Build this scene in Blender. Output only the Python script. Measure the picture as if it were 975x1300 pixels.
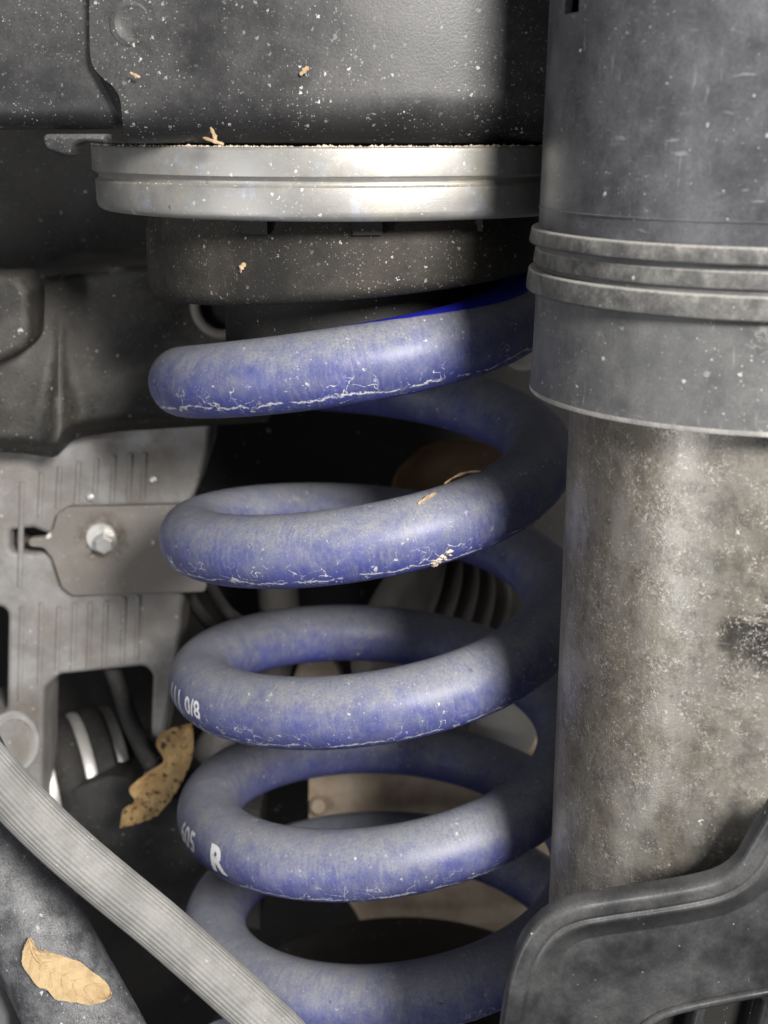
import bpy, bmesh, math, random
from mathutils import Vector, Matrix, noise as mnoise
R = math.radians
random.seed(7)
sc = bpy.context.scene
for o in list(bpy.data.objects): bpy.data.objects.remove(o)
COL = sc.collection

# ------------------------------------------------------------------ camera, light, exposure (lengths below are in mm; MM turns them into metres)
MM = 0.001
LIFT = 620.0                      # height of the lens above the floor
PITCH = R(16.55); FPX = 1650.0
cam_d = bpy.data.cameras.new('camera'); cam = bpy.data.objects.new('camera', cam_d); COL.objects.link(cam)
cam.location = (0, -340*MM, LIFT*MM); cam.rotation_euler = (R(90)-PITCH, 0, 0)
cam_d.sensor_fit = 'VERTICAL'; cam_d.sensor_height = 36; cam_d.sensor_width = 27; cam_d.lens = FPX/1300*36
cam_d.clip_start = 0.005; cam_d.clip_end = 20
cam_d.dof.use_dof = True; cam_d.dof.focus_distance = 0.285; cam_d.dof.aperture_fstop = 21
sc.camera = cam
w = bpy.data.worlds.new('World'); sc.world = w; w.use_nodes = True
w.node_tree.nodes['Background'].inputs[0].default_value = (0.93, 0.95, 1.0, 1)
w.node_tree.nodes['Background'].inputs[1].default_value = 0.19
def lamp(name, loc, aim, size, power, col):
    l = bpy.data.lights.new(name, 'AREA'); l.shape = 'DISK'; l.size = size*MM; l.energy = power; l.color = col
    o = bpy.data.objects.new(name, l); COL.objects.link(o)
    o.location = Vector((loc[0], loc[1], loc[2]+LIFT))*MM
    d = Vector(aim)-Vector(loc); o.rotation_euler = d.to_track_quat('-Z', 'Y').to_euler()
    return o
lamp('work_lamp', (300, -735, 270), (0, -20, -90), 200, 15.0, (1.0, 0.97, 0.93))
lamp('inspection_lamp', (255, 112, -40), (20, 60, -130), 60, 3.4, (1.0, 0.95, 0.88))
st = lamp('garage_strip_lamp', (-480, -480, -200), (20, 0, -90), 40, 1.2, (0.96, 0.97, 1.0)); st.data.shape = 'RECTANGLE'; st.data.size_y = 420*MM
vs = sc.view_settings; vs.view_transform = 'Standard'; vs.look = 'None'; vs.exposure = 0.2; vs.gamma = 1; vs.use_curve_mapping = False
sc.render.engine = 'CYCLES'; sc.cycles.max_bounces = 5; sc.cycles.diffuse_bounces = 3; sc.cycles.glossy_bounces = 3

def at(px, py, Y):
    """point on the plane y = Y that lies on a given line of sight (used to lay out outlines at their own distance)"""
    u = -(py-650)/FPX; c, s = math.cos(PITCH), math.sin(PITCH)
    d = Vector(((px-487.5)/FPX, c+u*s, -s+u*c)); t = (Y+340)/d.y
    return Vector((d.x*t, Y, d.z*t))

# ------------------------------------------------------------------ materials
class NT:
    def __init__(s, name):
        s.m = bpy.data.materials.new(name); s.m.use_nodes = True; s.t = s.m.node_tree; s.n = s.t.nodes; s.l = s.t.links
        s.b = s.n['Principled BSDF']; s.co = s.n.new('ShaderNodeTexCoord')
        v = s.n.new('ShaderNodeVectorMath'); v.operation = 'SCALE'; v.inputs[3].default_value = 1000.0
        s.l.new(s.co.outputs['Object'], v.inputs[0]); s.P = v.outputs[0]          # object position in mm
    def link(s, a, b):
        if isinstance(a, bpy.types.NodeSocket): s.l.new(a, b)
        else:
            if b.type == 'RGBA' and hasattr(a, '__len__') and len(a) == 3: a = (*a, 1)
            b.default_value = a
    def math(s, op, a, b=0.0, c=None, clamp=False):
        n = s.n.new('ShaderNodeMath'); n.operation = op; n.use_clamp = clamp
        s.link(a, n.inputs[0]); s.link(b, n.inputs[1])
        if c is not None: s.link(c, n.inputs[2])
        return n.outputs[0]
    def vadd(s, a, b, op='ADD'):
        n = s.n.new('ShaderNodeVectorMath'); n.operation = op; s.link(a, n.inputs[0]); s.link(b, n.inputs[1]); return n.outputs[0]
    def vscale(s, a, k):
        n = s.n.new('ShaderNodeVectorMath'); n.operation = 'SCALE'; s.link(a, n.inputs[0]); s.link(k, n.inputs[3]); return n.outputs[0]
    def noise(s, size, detail=4, rough=.55, P=None, out='Fac', off=0, dist=0):
        n = s.n.new('ShaderNodeTexNoise'); n.inputs['Scale'].default_value = 1.0/size; n.inputs['Detail'].default_value = detail
        n.inputs['Roughness'].default_value = rough; n.inputs['Distortion'].default_value = dist
        p = P or s.P
        if off: p = s.vadd(p, (off, off*1.7, -off*.6))
        s.link(p, n.inputs['Vector']); return n.outputs[out]
    def step(s, x, lo, hi, a=0.0, b=1.0):
        n = s.n.new('ShaderNodeMapRange'); n.interpolation_type = 'SMOOTHSTEP'
        s.link(x, n.inputs[0])
        for i, v in enumerate((lo, hi, a, b)): s.link(v, n.inputs[i+1])
        return n.outputs[0]
    def mix(s, f, a, b, mode='MIX'):
        n = s.n.new('ShaderNodeMix'); n.data_type = 'RGBA'; n.blend_type = mode; n.clamp_factor = True
        s.link(f, n.inputs[0]); s.link(a, n.inputs[6]); s.link(b, n.inputs[7]); return n.outputs[2]
    def vor(s, size, P=None, feature='F1', out='Distance'):
        n = s.n.new('ShaderNodeTexVoronoi'); n.feature = feature; n.inputs['Scale'].default_value = 1.0/size
        s.link(P or s.P, n.inputs['Vector'])
        return n.outputs[out] if out != 'both' else (n.outputs['Distance'], n.outputs['Color'])
    def sep(s, v):
        n = s.n.new('ShaderNodeSeparateXYZ'); s.link(v, n.inputs[0]); return n.outputs
    def warp(s, amt, size, off=0, P=None):
        c = s.noise(size, 1.5, .6, P=P, out='Color', off=off)
        return s.vadd(P or s.P, s.vscale(s.vadd(c, (.5, .5, .5), 'SUBTRACT'), amt))
    def specks(s, cell, density, tmax, off=0):
        """irregular crumbs of grit: 1 on a crumb; density 0..1 = share of cells that carry one"""
        P = s.warp(cell*.95, cell*.30, off=off+3.1)
        if off: P = s.vadd(P, (off*7.3, off*3.1, off*5.7))
        d, c = s.vor(cell, P, out='both')
        r = s.sep(c)[0]
        t = s.math('MULTIPLY', s.step(r, 1-density, 1.0), tmax)
        return s.math('MULTIPLY', s.step(s.math('SUBTRACT', t, d), 0.0, 0.07), s.step(s.sep(c)[1], 0.0, 1.0, .2, 1.0))
    def cracks(s, cell, width, off=0, warp=1.0):
        P = s.warp(cell*warp, cell*.8, off=off+1.3)
        d = s.vor(cell, P, 'DISTANCE_TO_EDGE')
        return s.step(d, width, width*.35)
    def up(s):
        g = s.n.new('ShaderNodeNewGeometry'); return s.sep(g.outputs['Normal'])[2]
    def uv(s):
        return s.sep(s.co.outputs['UV'])
    def done(s, color, rough, metal=0.0, bump=None, bump_d=.2, spec=.5, extra=None):
        s.link(color, s.b.inputs['Base Color']); s.link(rough, s.b.inputs['Roughness']); s.link(metal, s.b.inputs['Metallic'])
        s.b.inputs['Specular IOR Level'].default_value = spec
        if bump is not None:
            n = s.n.new('ShaderNodeBump'); n.inputs['Strength'].default_value = 1.0; n.inputs['Distance'].default_value = bump_d*MM
            s.link(bump, n.inputs['Height']); s.l.new(n.outputs[0], s.b.inputs['Normal'])
        return s.m

DUST = (.33, .31, .29)
def dirty(name, base, rough=.5, metal=0.0, dust=DUST, dust_amt=.35, up=.3, patch=14, base2=None, base2_size=9,
          speck=.25, speck2=.12, speck_col=(.70, .68, .64), scratch=.0, bump=.35, bump_d=.15, grain=.35, spec=.45, hook=None, seed=0, soft=0.0, dust_rough=.9):
    t = NT(name)
    col = t.mix(t.step(t.noise(base2_size, 5, .6, off=seed+11), .38, .64), base, base2) if base2 else (*base, 1)
    big = t.step(t.noise(patch, 5, .66, off=seed+1), .34-soft, .66+soft)
    fine = t.noise(.55, 2, .7, off=seed+2)
    big = t.math('MULTIPLY', big, t.step(t.up(), -.75, -.05, .15, 1.0))
    df = t.math('ADD', t.math('MULTIPLY', big, dust_amt), t.math('MULTIPLY', t.step(t.math('ADD', t.up(), t.math('MULTIPLY', t.math('SUBTRACT', t.noise(3.5, 4, .7, off=seed+21), .5), 1.1)), -.1, 1.0), up))
    df = t.math('MULTIPLY', df, t.step(fine, .62-.6*grain-.1, .62, 1-grain, 1.0), clamp=True)
    col = t.mix(df, col, dust)
    m1 = t.specks(1.25, speck*.55, .34, off=seed+4); m2 = t.specks(3.3, speck2, .24, off=seed+6)
    zone = t.step(t.noise(14, 4, .65, off=seed+8), .36, .62, .10, 1)
    m0 = t.math('MULTIPLY', t.specks(.48, speck, .38, off=seed+5), .6)
    ms = t.math('MULTIPLY', t.math('MAXIMUM', m0, t.math('MAXIMUM', m1, m2)), zone)
    col = t.mix(ms, col, speck_col)
    h = t.math('MULTIPLY', fine, bump)
    if scratch:
        sm = t.math('MULTIPLY', t.cracks(5.5, .035, seed, 1.6), t.step(t.noise(7, 4, .6, off=seed+15), .56, .68))
        sm = t.math('MULTIPLY', sm, scratch); col = t.mix(sm, col, speck_col)
    if hook: col, h = hook(t, col, h)
    rg = t.math('ADD', rough, t.math('MULTIPLY', df, dust_rough-rough), clamp=True)
    mt = t.math('MULTIPLY', t.math('SUBTRACT', 1.0, t.math('MAXIMUM', t.math('MULTIPLY', df, .7), ms)), metal) if metal else 0.0
    return t.done(col, rg, mt, h, bump_d, spec)

STAIN = (4.0, -37.0, 168.0)                      # centre of the dark scuff, in the shock's own mm
def spring_hook(t, col, h):
    u, v, _ = t.uv()                                   # u: mm along the wire, v: angle round it (radians; pi/2 is the underside)
    # rubbed-clean stripe on the crest of the top coil, where the rubber seat kept the dust off
    # crusted salt line running along the lower flank, with little branching veins
    wob = t.math('MULTIPLY', t.math('SUBTRACT', t.noise(16, 5, .7, off=31), .5), 1.1)
    d = t.math('ABSOLUTE', t.math('SUBTRACT', v, t.math('ADD', wob, .66)))
    line = t.math('MULTIPLY', t.step(d, .050, .012), t.step(t.noise(5, 4, .65, off=37), .40, .50))
    line = t.math('MULTIPLY', line, t.step(t.noise(.7, 2, .7, off=39), .30, .46))
    zone = t.step(t.math('ABSOLUTE', t.math('SUBTRACT', v, .58)), .62, .25)
    vein = t.math('MULTIPLY', t.math('MULTIPLY', t.cracks(6.0, .026, 41, 1.8), zone), t.step(t.noise(6, 4, .6, off=43), .48, .58))
    vein = t.math('MULTIPLY', vein, t.step(t.noise(.8, 2, .7, off=47), .36, .55))
    m = t.math('MAXIMUM', line, vein)
    col = t.mix(t.math('MULTIPLY', m, .85), col, (.62, .61, .58))
    cv = t.n.new('ShaderNodeCombineXYZ'); t.link(u, cv.inputs[0]); t.link(t.math('MULTIPLY', v, 1.6), cv.inputs[1])
    drag = t.noise(.8, 4, .7, P=cv.outputs[0]); zone2 = t.step(t.noise(9, 3, .6, off=87), .35, .6)
    col = t.mix(t.math('MULTIPLY', t.step(drag, .46, .66, 0, .16), zone2), col, (.36, .36, .38))
    col = t.mix(t.math('MULTIPLY', t.step(drag, .50, .34, 0, .18), zone2), col, (.035, .043, .15))
    pit = t.specks(3.1, .10, .22, off=83); col = t.mix(t.math('MULTIPLY', pit, .8), col, (.035, .032, .035))
    # crest of the top coil that the rubber seat kept free of dust
    vb = t.math('ADD', t.math('ADD', t.step(u, -34.0, 44.0, -1.98, -1.02), t.math('MULTIPLY', t.math('SUBTRACT', t.noise(3, 3, .6, off=91), .5), .10)), 0.0)
    clean = t.math('MULTIPLY', t.step(t.math('SUBTRACT', vb, v), -.03, .05), t.step(u, -22.0, -8.0))
    col = t.mix(clean, col, (.010, .011, .30))
    return col, h
def tube_hook(t, col, h):
    # film of brown road grime wiped in long drifts, a dark scuffed stain, fine hairline wear
    P2 = t.n.new('ShaderNodeVectorMath'); P2.operation = 'MULTIPLY'; t.link(t.P, P2.inputs[0]); P2.inputs[1].default_value = (1, 1, .3)
    drift = t.noise(16, 6, .7, P=P2.outputs[0], off=5)
    col = t.mix(t.step(drift, .42, .60, 0, .65), col, (.15, .125, .09))
    n = t.n.new('ShaderNodeVectorMath'); n.operation = 'DISTANCE'; sq = t.n.new('ShaderNodeVectorMath'); sq.operation = 'MULTIPLY'; t.link(t.warp(14, 7, off=71), sq.inputs[0]); sq.inputs[1].default_value = (.55, .55, 1); t.link(sq.outputs[0], n.inputs[0]); n.inputs[1].default_value = (STAIN[0]*.55, STAIN[1]*.55, STAIN[2])
    P3 = t.n.new('ShaderNodeVectorMath'); P3.operation = 'MULTIPLY'; t.link(t.P, P3.inputs[0]); P3.inputs[1].default_value = (.2, .2, 1)
    st = t.math('MULTIPLY', t.step(n.outputs[1 if len(n.outputs) > 1 else 0], 11.0, 7.0), t.step(t.noise(2.2, 5, .7, P=P3.outputs[0]), .33, .50))
    col = t.mix(t.math('MULTIPLY', st, .9), col, (.020, .020, .022))
    mott = t.step(t.noise(4.5, 6, .75, off=99), .46, .62); col = t.mix(t.math('MULTIPLY', mott, .42), col, (.060, .053, .042))
    grit = t.step(t.noise(.7, 5, .85, off=73), .49, .64)
    col = t.mix(t.math('MULTIPLY', grit, t.step(t.noise(10, 4, .6, off=79), .40, .62, .15, .75)), col, (.42, .39, .34))
    curl = t.math('MULTIPLY', t.cracks(1.9, .075, 51, 2.4), t.step(t.noise(5, 4, .6, off=53), .46, .58))
    curl = t.math('MULTIPLY', curl, t.step(t.noise(.6, 2, .7, off=57), .46, .58))
    col = t.mix(t.math('MULTIPLY', curl, .75), col, (.60, .57, .52))
    return col, h
def ring_hook(t, col, h):
    # lathe lines and yellowish zinc bloom
    z = t.sep(t.P)[2]
    P2 = t.n.new('ShaderNodeVectorMath'); P2.operation = 'MULTIPLY'; t.link(t.P, P2.inputs[0]); P2.inputs[1].default_value = (.03, .03, 5)
    lines = t.noise(1.0, 3, .6, P=P2.outputs[0])
    col = t.mix(t.step(t.noise(13, 4, .6, off=61), .50, .66, 0, .22), col, (.55, .50, .36))
    col = t.mix(t.step(t.noise(6, 4, .6, off=67), .56, .68, 0, .4), col, (.42, .46, .55))
    pit = t.specks(2.2, .10, .26, off=69); col = t.mix(pit, col, (.10, .08, .06))
    return col, t.math('ADD', t.math('MULTIPLY', h, .5), t.math('MULTIPLY', lines, .12))

def plastic_hook(t, col, h):
    return col, t.math('ADD', h, t.math('MULTIPLY', t.noise(16, 1, .5, off=5), 9.0))
def scuffs(t, col, amt, c):
    for k, (sx, sy, sz_, sz0) in enumerate(((1, 1, .10, .8), (.16, .16, 1, .7))):
        P = t.n.new('ShaderNodeVectorMath'); P.operation = 'MULTIPLY'; t.link(t.warp(3, 12, off=k*3), P.inputs[0]); P.inputs[1].default_value = (sx, sy, sz_)
        m = t.math('MULTIPLY', t.step(t.noise(sz0, 3, .6, P=P.outputs[0], off=k*9+2), .60, .70), t.step(t.noise(9, 4, .6, off=k*5+40), .50, .66))
        col = t.mix(t.math('MULTIPLY', m, amt), col, c)
    return col
def boot_hook(t, col, h):
    col = scuffs(t, col, .30, (.36, .36, .37))
    pit = t.specks(5.5, .12, .16, off=19); return t.mix(t.math('MULTIPLY', pit, .9), col, (.02, .02, .02)), h
M = {}
M['blue'] = dirty('dusty_blue_powder_coat', (.036, .045, .165), .40, dust=(.205, .21, .225), dust_amt=.66, up=.66, patch=5, soft=.28, dust_rough=.56, base2=(.030, .040, .205),
                  speck=.26, speck2=.06, speck_col=(.55, .55, .56), scratch=.12, bump=.30, bump_d=.12, hook=spring_hook)
M['blue_clean'] = dirty('clean_blue_powder_coat', (.012, .012, .30), .3, dust_amt=.02, up=.0, speck=.02, speck2=0.01)
M['housing'] = dirty('black_underbody_paint', (.010, .010, .011), .40, dust=(.165, .16, .155), dust_amt=.30, up=.4, patch=18, soft=.06, dust_rough=.6, speck=.48, speck2=.12,
                     speck_col=(.46, .45, .43), bump=.4, bump_d=.07, grain=.6)
M['ring'] = dirty('turned_aluminium', (.34, .335, .325), .42, .75, dust=(.36, .33, .28), dust_amt=.42, up=.3, patch=8, soft=.08, dust_rough=.6, speck=.45, speck2=.16, scratch=.15, bump=.4,
                  bump_d=.08, grain=.2, hook=ring_hook)
M['isolator'] = dirty('dusty_black_rubber', (.015, .014, .013), .75, dust=(.09, .08, .066), dust_amt=.42, up=.3, patch=25, speck=.55, speck2=.07,
                      speck_col=(.36, .33, .28), bump=.6, bump_d=.2, grain=.6, spec=.25)
M['rubber'] = dirty('black_rubber', (.014, .014, .014), .65, dust=(.07, .065, .058), dust_amt=.25, up=.3, speck=.1, speck2=.05, bump=.4, spec=.3)
M['boot'] = dirty('grey_plastic_dust_boot', (.022, .023, .027), .34, dust=(.25, .25, .262), dust_amt=.38, up=.5, patch=10, soft=.24, dust_rough=.48, speck=.08, speck2=.06,
                  scratch=.0, bump=.25, bump_d=.1, grain=.35, hook=boot_hook)
M['collar'] = dirty('worn_grey_collar', (.055, .056, .058), .42, dust=(.24, .235, .225), dust_amt=.46, up=.5, patch=9, soft=.20, speck=.16, speck2=.06, scratch=.15, bump=.3, bump_d=.1, grain=.35, hook=boot_hook)
M['boot_band'] = dirty('worn_grey_rubber_band', (.034, .034, .034), .45, dust=(.33, .32, .295), dust_amt=.20, up=1.0, patch=8, speck=.10, speck2=.06,
                       scratch=.2, bump=.5, bump_d=.15, grain=.3)
M['tube'] = dirty('weathered_shock_tube', (.27, .255, .228), .38, .65, dust=(.26, .235, .19), dust_amt=.40, up=.2, patch=7, soft=.02, dust_rough=.42, speck=.12, speck2=.015,
                  scratch=.0, bump=.8, bump_d=.055, grain=.75, hook=tube_hook)
M['casting'] = dirty('dark_cast_iron', (.016, .015, .013), .5, dust=(.115, .105, .094), dust_amt=.55, up=.6, patch=26, speck=.12, speck2=.10, bump=.6, bump_d=.3,
                     grain=.4)
M['edge'] = dirty('rubbed_pale_edge', (.20, .195, .185), .5, dust=(.42, .40, .37), dust_amt=.6, up=.2, patch=4, speck=.1, speck2=.0, bump=.5)
M['alu'] = dirty('cast_aluminium', (.215, .205, .195), .5, .45, dust=(.155, .135, .115), dust_amt=.75, up=.3, patch=24, base2=(.32, .315, .31), base2_size=18,
                 speck=.14, speck2=.08, bump=.8, bump_d=.3, grain=.35)
def plate_hook(t, col, h):
    n = t.n.new('ShaderNodeVectorMath'); n.operation = 'DISTANCE'; t.link(t.warp(5, 4, off=3), n.inputs[0]); q = at(129, 682, 58.8)-at(100, 1080, 62); n.inputs[1].default_value = q
    m = t.math('MULTIPLY', t.step(n.outputs[1], 11.0, 5.0), t.step(t.noise(2.2, 4, .7), .36, .6))
    return t.mix(t.math('MULTIPLY', m, .7), col, (.07, .045, .028)), h
M['plate'] = dirty('dull_steel_plate', (.17, .155, .14), .5, .3, dust=(.22, .20, .175), dust_amt=.6, up=.2, patch=18, speck=.14, speck2=.03, bump=.3, hook=plate_hook)
M['steel'] = dirty('zinc_steel', (.55, .54, .52), .35, .7, dust=(.5, .48, .45), dust_amt=.4, up=.2, speck=.05, speck2=.03, bump=.2)
M['hose'] = dirty('grey_ribbed_hose_rubber', (.14, .138, .132), .6, dust=(.28, .275, .26), dust_amt=.55, up=.3, patch=10, speck=.05, speck2=.05, bump=.35,
                  grain=.3, spec=.25)
M['arm'] = dirty('rough_black_arm_coating', (.020, .021, .023), .38, dust=(.19, .19, .195), dust_amt=.50, up=.40, patch=5, dust_rough=.55, speck=.30, speck2=.25,
                 speck_col=(.5, .5, .5), bump=.7, bump_d=.35, grain=.5)
M['plastic'] = dirty('scuffed_black_plastic', (.010, .010, .011), .32, dust=(.16, .16, .16), dust_amt=.42, up=.10, patch=20, soft=.06, dust_rough=.45, speck=.02, speck2=.02,
                     scratch=.0, bump=.2, bump_d=.1, grain=.25, hook=plastic_hook)
M['bellows'] = dirty('corrugated_boot_rubber', (.16, .155, .145), .45, dust=(.25, .215, .18), dust_amt=.5, up=.3, patch=20, speck=.02, speck2=.02, bump=.2)
M['brown'] = dirty('brown_oily_metal', (.15, .085, .040), .28, .7, dust=(.11, .075, .045), dust_amt=.5, up=.2, patch=12, speck=.02, speck2=.02, bump=.2)
M['tan'] = dirty('tan_dusty_metal', (.42, .34, .25), .75, dust=(.48, .41, .32), dust_amt=.6, up=.2, patch=15, base2=(.33, .24, .17), base2_size=12, speck=.05,
                 speck2=.06, bump=.4)
M['cream'] = dirty('pale_lit_patch', (.78, .74, .65), .5, dust=(.55, .50, .42), dust_amt=.3, up=.2, speck=.02, speck2=.02, bump=.1)  # brightness of a lit background patch put into the colour
M['dark'] = dirty('dark_liner_and_hole_shade', (.009, .008, .0075), .8, dust=(.03, .027, .024), dust_amt=.4, up=.3, patch=40, speck=.05, speck2=.05, bump=.4)  # near black; also paints the shade inside the eyelet and grille openings
M['crumb'] = dirty('dry_grit', (.42, .34, .25), .9, dust_amt=.3, up=0, base2=(.62, .56, .46), base2_size=1.2, speck=0, speck2=0)
M['straw'] = dirty('dry_straw', (.40, .29, .17), .8, dust_amt=.3, up=0, base2=(.26, .16, .085), base2_size=2, speck=0, speck2=0)
def leaf_mat(name, a, b, spots):
    t = NT(name)
    c = t.mix(t.step(t.noise(4, 5, .65), .35, .65), a, b)
    c = t.mix(t.math('MULTIPLY', t.cracks(1.8, .05, 3, .8), .10), c, (b[0]*.5, b[1]*.5, b[2]*.5))
    c = t.mix(t.step(t.noise(2.4, 4, .6, off=9), .62-spots, .70-spots), c, (.06, .035, .02))
    return t.done(c, .75, 0, t.noise(1.2, 4, .6), .5, .3)
M['leaf'] = leaf_mat('dry_tan_leaf', (.43, .32, .185), (.36, .25, .13), -.05)
M['leaf_spotted'] = leaf_mat('spotted_brown_leaf', (.40, .28, .13), (.32, .20, .085), .06)
def paint_mat():
    t = NT('worn_white_stamp_paint')
    return t.done(t.mix(t.step(t.noise(.9, 4, .7), .30, .44), (.20, .20, .30), (.68, .68, .68)), .7, 0)
M['paint'] = paint_mat()

# ------------------------------------------------------------------ helpers
def V(p): return Vector(p)
def thing(name, label, cat, base=(0, 0, 0), group=None, kind=None):
    o = bpy.data.objects.new(name, None); COL.objects.link(o); o.empty_display_size = .01
    o.location = (V(base)+V((0, 0, LIFT)))*MM
    o['label'] = label; o['category'] = cat
    if group: o['group'] = group
    if kind: o['kind'] = kind
    o['_b'] = list(base); return o
def base_of(o):
    b = Vector((0, 0, 0))
    while o is not None:
        if '_b' in o.keys(): b += V(o['_b'])
        o = o.parent
    return b
def link_mesh(name, me, mat, parent=None, smooth=40, label=None, cat=None, group=None, kind=None, base=None):
    """me is in world mm; recentred on the parent's base (or on its own for a thing of one mesh)"""
    b = base_of(parent) if parent else V(base if base is not None else (0, 0, 0))
    me.transform(Matrix.Scale(MM, 4) @ Matrix.Translation(-b))
    me.materials.clear(); me.materials.append(mat); me.update()
    if smooth:
        me.shade_smooth()
        if smooth < 180: me.set_sharp_from_angle(angle=R(smooth))
    o = bpy.data.objects.new(name, me); COL.objects.link(o)
    if parent: o.parent = parent
    else: o.location = (b+V((0, 0, LIFT)))*MM
    if label: o['label'] = label
    if cat: o['category'] = cat
    if group: o['group'] = group
    if kind: o['kind'] = kind
    return o
def pymesh(name, verts, faces):
    me = bpy.data.meshes.new(name); me.from_pydata([tuple(v) for v in verts], [], faces)
    bm = bmesh.new(); bm.from_mesh(me); bmesh.ops.recalc_face_normals(bm, faces=bm.faces); bm.to_mesh(me); bm.free(); return me
def lathe(prof, n=96, c=(0, 0, 0), axis=None, zfun=None, closed=False):
    """prof: (r, z) list swept round the axis through c; zfun(r, z, angle) may bend heights"""
    vs, fs = [], []; m = len(prof)
    Rm = V(axis).normalized().to_track_quat('Z', 'X').to_matrix() if axis is not None else Matrix.Identity(3)
    for i in range(n):
        a = 2*math.pi*i/n
        for r, z in prof:
            zz = zfun(r, z, a) if zfun else z
            vs.append(V(c)+Rm @ V((r*math.cos(a), r*math.sin(a), zz)))
    for i in range(n):
        j = (i+1) % n
        for k in range(m if closed else m-1):
            l = (k+1) % m
            fs.append((i*m+k, j*m+k, j*m+l, i*m+l))
    return pymesh('lathe', vs, fs)
def fillet(pts, rads, n=5, closed=True):
    """polyline with rounded corners"""
    out = []; L = len(pts)
    for i, p in enumerate(pts):
        r = rads[i] if hasattr(rads, '__len__') else rads
        if (not closed and i in (0, L-1)) or r <= 0: out.append(V(p)); continue
        p = V(p); a = V(pts[i-1])-p; b = V(pts[(i+1) % L])-p
        la, lb = a.length, b.length; a.normalize(); b.normalize()
        ang = a.angle(b, math.pi)
        if ang > math.pi-.02: out.append(p); continue
        t = min(r/math.tan(ang/2), la*.49, lb*.49)
        p0, p1 = p+a*t, p+b*t
        for k in range(n+1):
            f = k/n; out.append((1-f)**2*p0+2*f*(1-f)*p+f*f*p1)
    return out
def plate(outline, Y, thick, bevel=.5, holes=(), rad=3, hrad=3, px=True):
    """flat part facing the camera: outline in picture points laid on the plane y = Y (front face), real thickness behind"""
    cu = bpy.data.curves.new('c', 'CURVE'); cu.dimensions = '2D'; cu.fill_mode = 'BOTH'
    cu.extrude = max(thick/2-bevel, .01); cu.bevel_depth = bevel; cu.bevel_resolution = 2; cu.offset = -bevel
    for k, ol in enumerate((outline, *holes)):
        w2 = [at(x, y, Y) if px else V((x, Y, y)) for x, y in ol]
        pts = fillet([V((p.x, p.z, 0)) for p in w2], rad if k == 0 else hrad)
        s = cu.splines.new('POLY'); s.points.add(len(pts)-1); s.use_cyclic_u = True
        for q, p in zip(s.points, pts): q.co = (p.x, p.y, 0, 1)
    o = bpy.data.objects.new('c', cu); COL.objects.link(o); bpy.context.view_layer.update()
    me = bpy.data.meshes.new_from_object(o.evaluated_get(bpy.context.evaluated_depsgraph_get()))
    bpy.data.objects.remove(o); bpy.data.curves.remove(cu)
    me.transform(Matrix(((1, 0, 0, 0), (0, 0, -1, Y+thick/2), (0, 1, 0, 0), (0, 0, 0, 1))))
    return me
def spline(pts, n=12):
    pts = [V(p) for p in pts]; P = [2*pts[0]-pts[1]]+pts+[2*pts[-1]-pts[-2]]; out = []
    for i in range(1, len(P)-2):
        a, b, c, d = P[i-1:i+3]
        for k in range(n):
            f = k/n; out.append(.5*((2*b)+(c-a)*f+(2*a-5*b+4*c-d)*f*f+(-a+3*b-3*c+d)*f**3))
    out.append(P[-2]); return out
def sweep(path, rad, seg=16, ribs=None, flat=1.0, ref=(0, 0, 1), cap=True):
    """tube along a path; rad number or function of 0..1; ribs(angle) scales the radius; flat squeezes one axis"""
    vs, fs = [], []; n = len(path)
    for i, p in enumerate(path):
        T = (path[min(i+1, n-1)]-path[max(i-1, 0)]).normalized()
        U = V(ref)-T*V(ref).dot(T); U.normalize(); W = T.cross(U)
        r = rad(i/(n-1)) if callable(rad) else rad
        for k in range(seg):
            a = 2*math.pi*k/seg; q = r*(ribs(a) if ribs else 1)
            vs.append(p+U*q*math.cos(a)+W*q*flat*math.sin(a))
    for i in range(n-1):
        for k in range(seg):
            l = (k+1) % seg; fs.append((i*seg+k, i*seg+l, (i+1)*seg+l, (i+1)*seg+k))
    if cap: fs.append(tuple(range(seg))); fs.append(tuple((n-1)*seg+k for k in range(seg)))
    return pymesh('sweep', vs, fs)
def interp(x, tab):
    if x <= tab[0][0]: return tab[0][1]
    for (a, b), (c, d) in zip(tab, tab[1:]):
        if x <= c: return b+(d-b)*(x-a)/(c-a)
    return tab[-1][1]
def relief(x0, x1, top, bot, Y, depth, thick, nx=70, ny=60, skew=None):
    """cast body: front surface shaped by depth(px, py) (mm, + is away), walled back to Y + thick"""
    vs, fs = [], []
    for i in range(nx+1):
        px = x0+(x1-x0)*i/nx; a, b = interp(px, top), interp(px, bot)
        for j in range(ny+1):
            py = a+(b-a)*j/ny; vs.append(at(px+(skew(py)*(1-i/nx) if skew else 0), py, Y+depth(px, py)))
    W = ny+1
    for i in range(nx):
        for j in range(ny): fs.append((i*W+j, (i+1)*W+j, (i+1)*W+j+1, i*W+j+1))
    ring = [i*W for i in range(nx+1)]+[nx*W+j for j in range(1, W)]+[i*W+ny for i in range(nx-1, -1, -1)]+[j for j in range(ny-1, 0, -1)]
    back = len(vs)
    for k in ring: v = vs[k]; vs.append(V((v.x, Y+thick, v.z)))
    L = len(ring)
    for k in range(L): fs.append((ring[k], ring[(k+1) % L], back+(k+1) % L, back+k))
    fs.append(tuple(back+k for k in range(L)))
    return pymesh('relief', vs, fs)
def sm(x, a, b):
    t = max(0, min(1, (x-a)/(b-a))); return t*t*(3-2*t)
def gauss(x, c, s): return math.exp(-((x-c)/s)**2)

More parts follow.
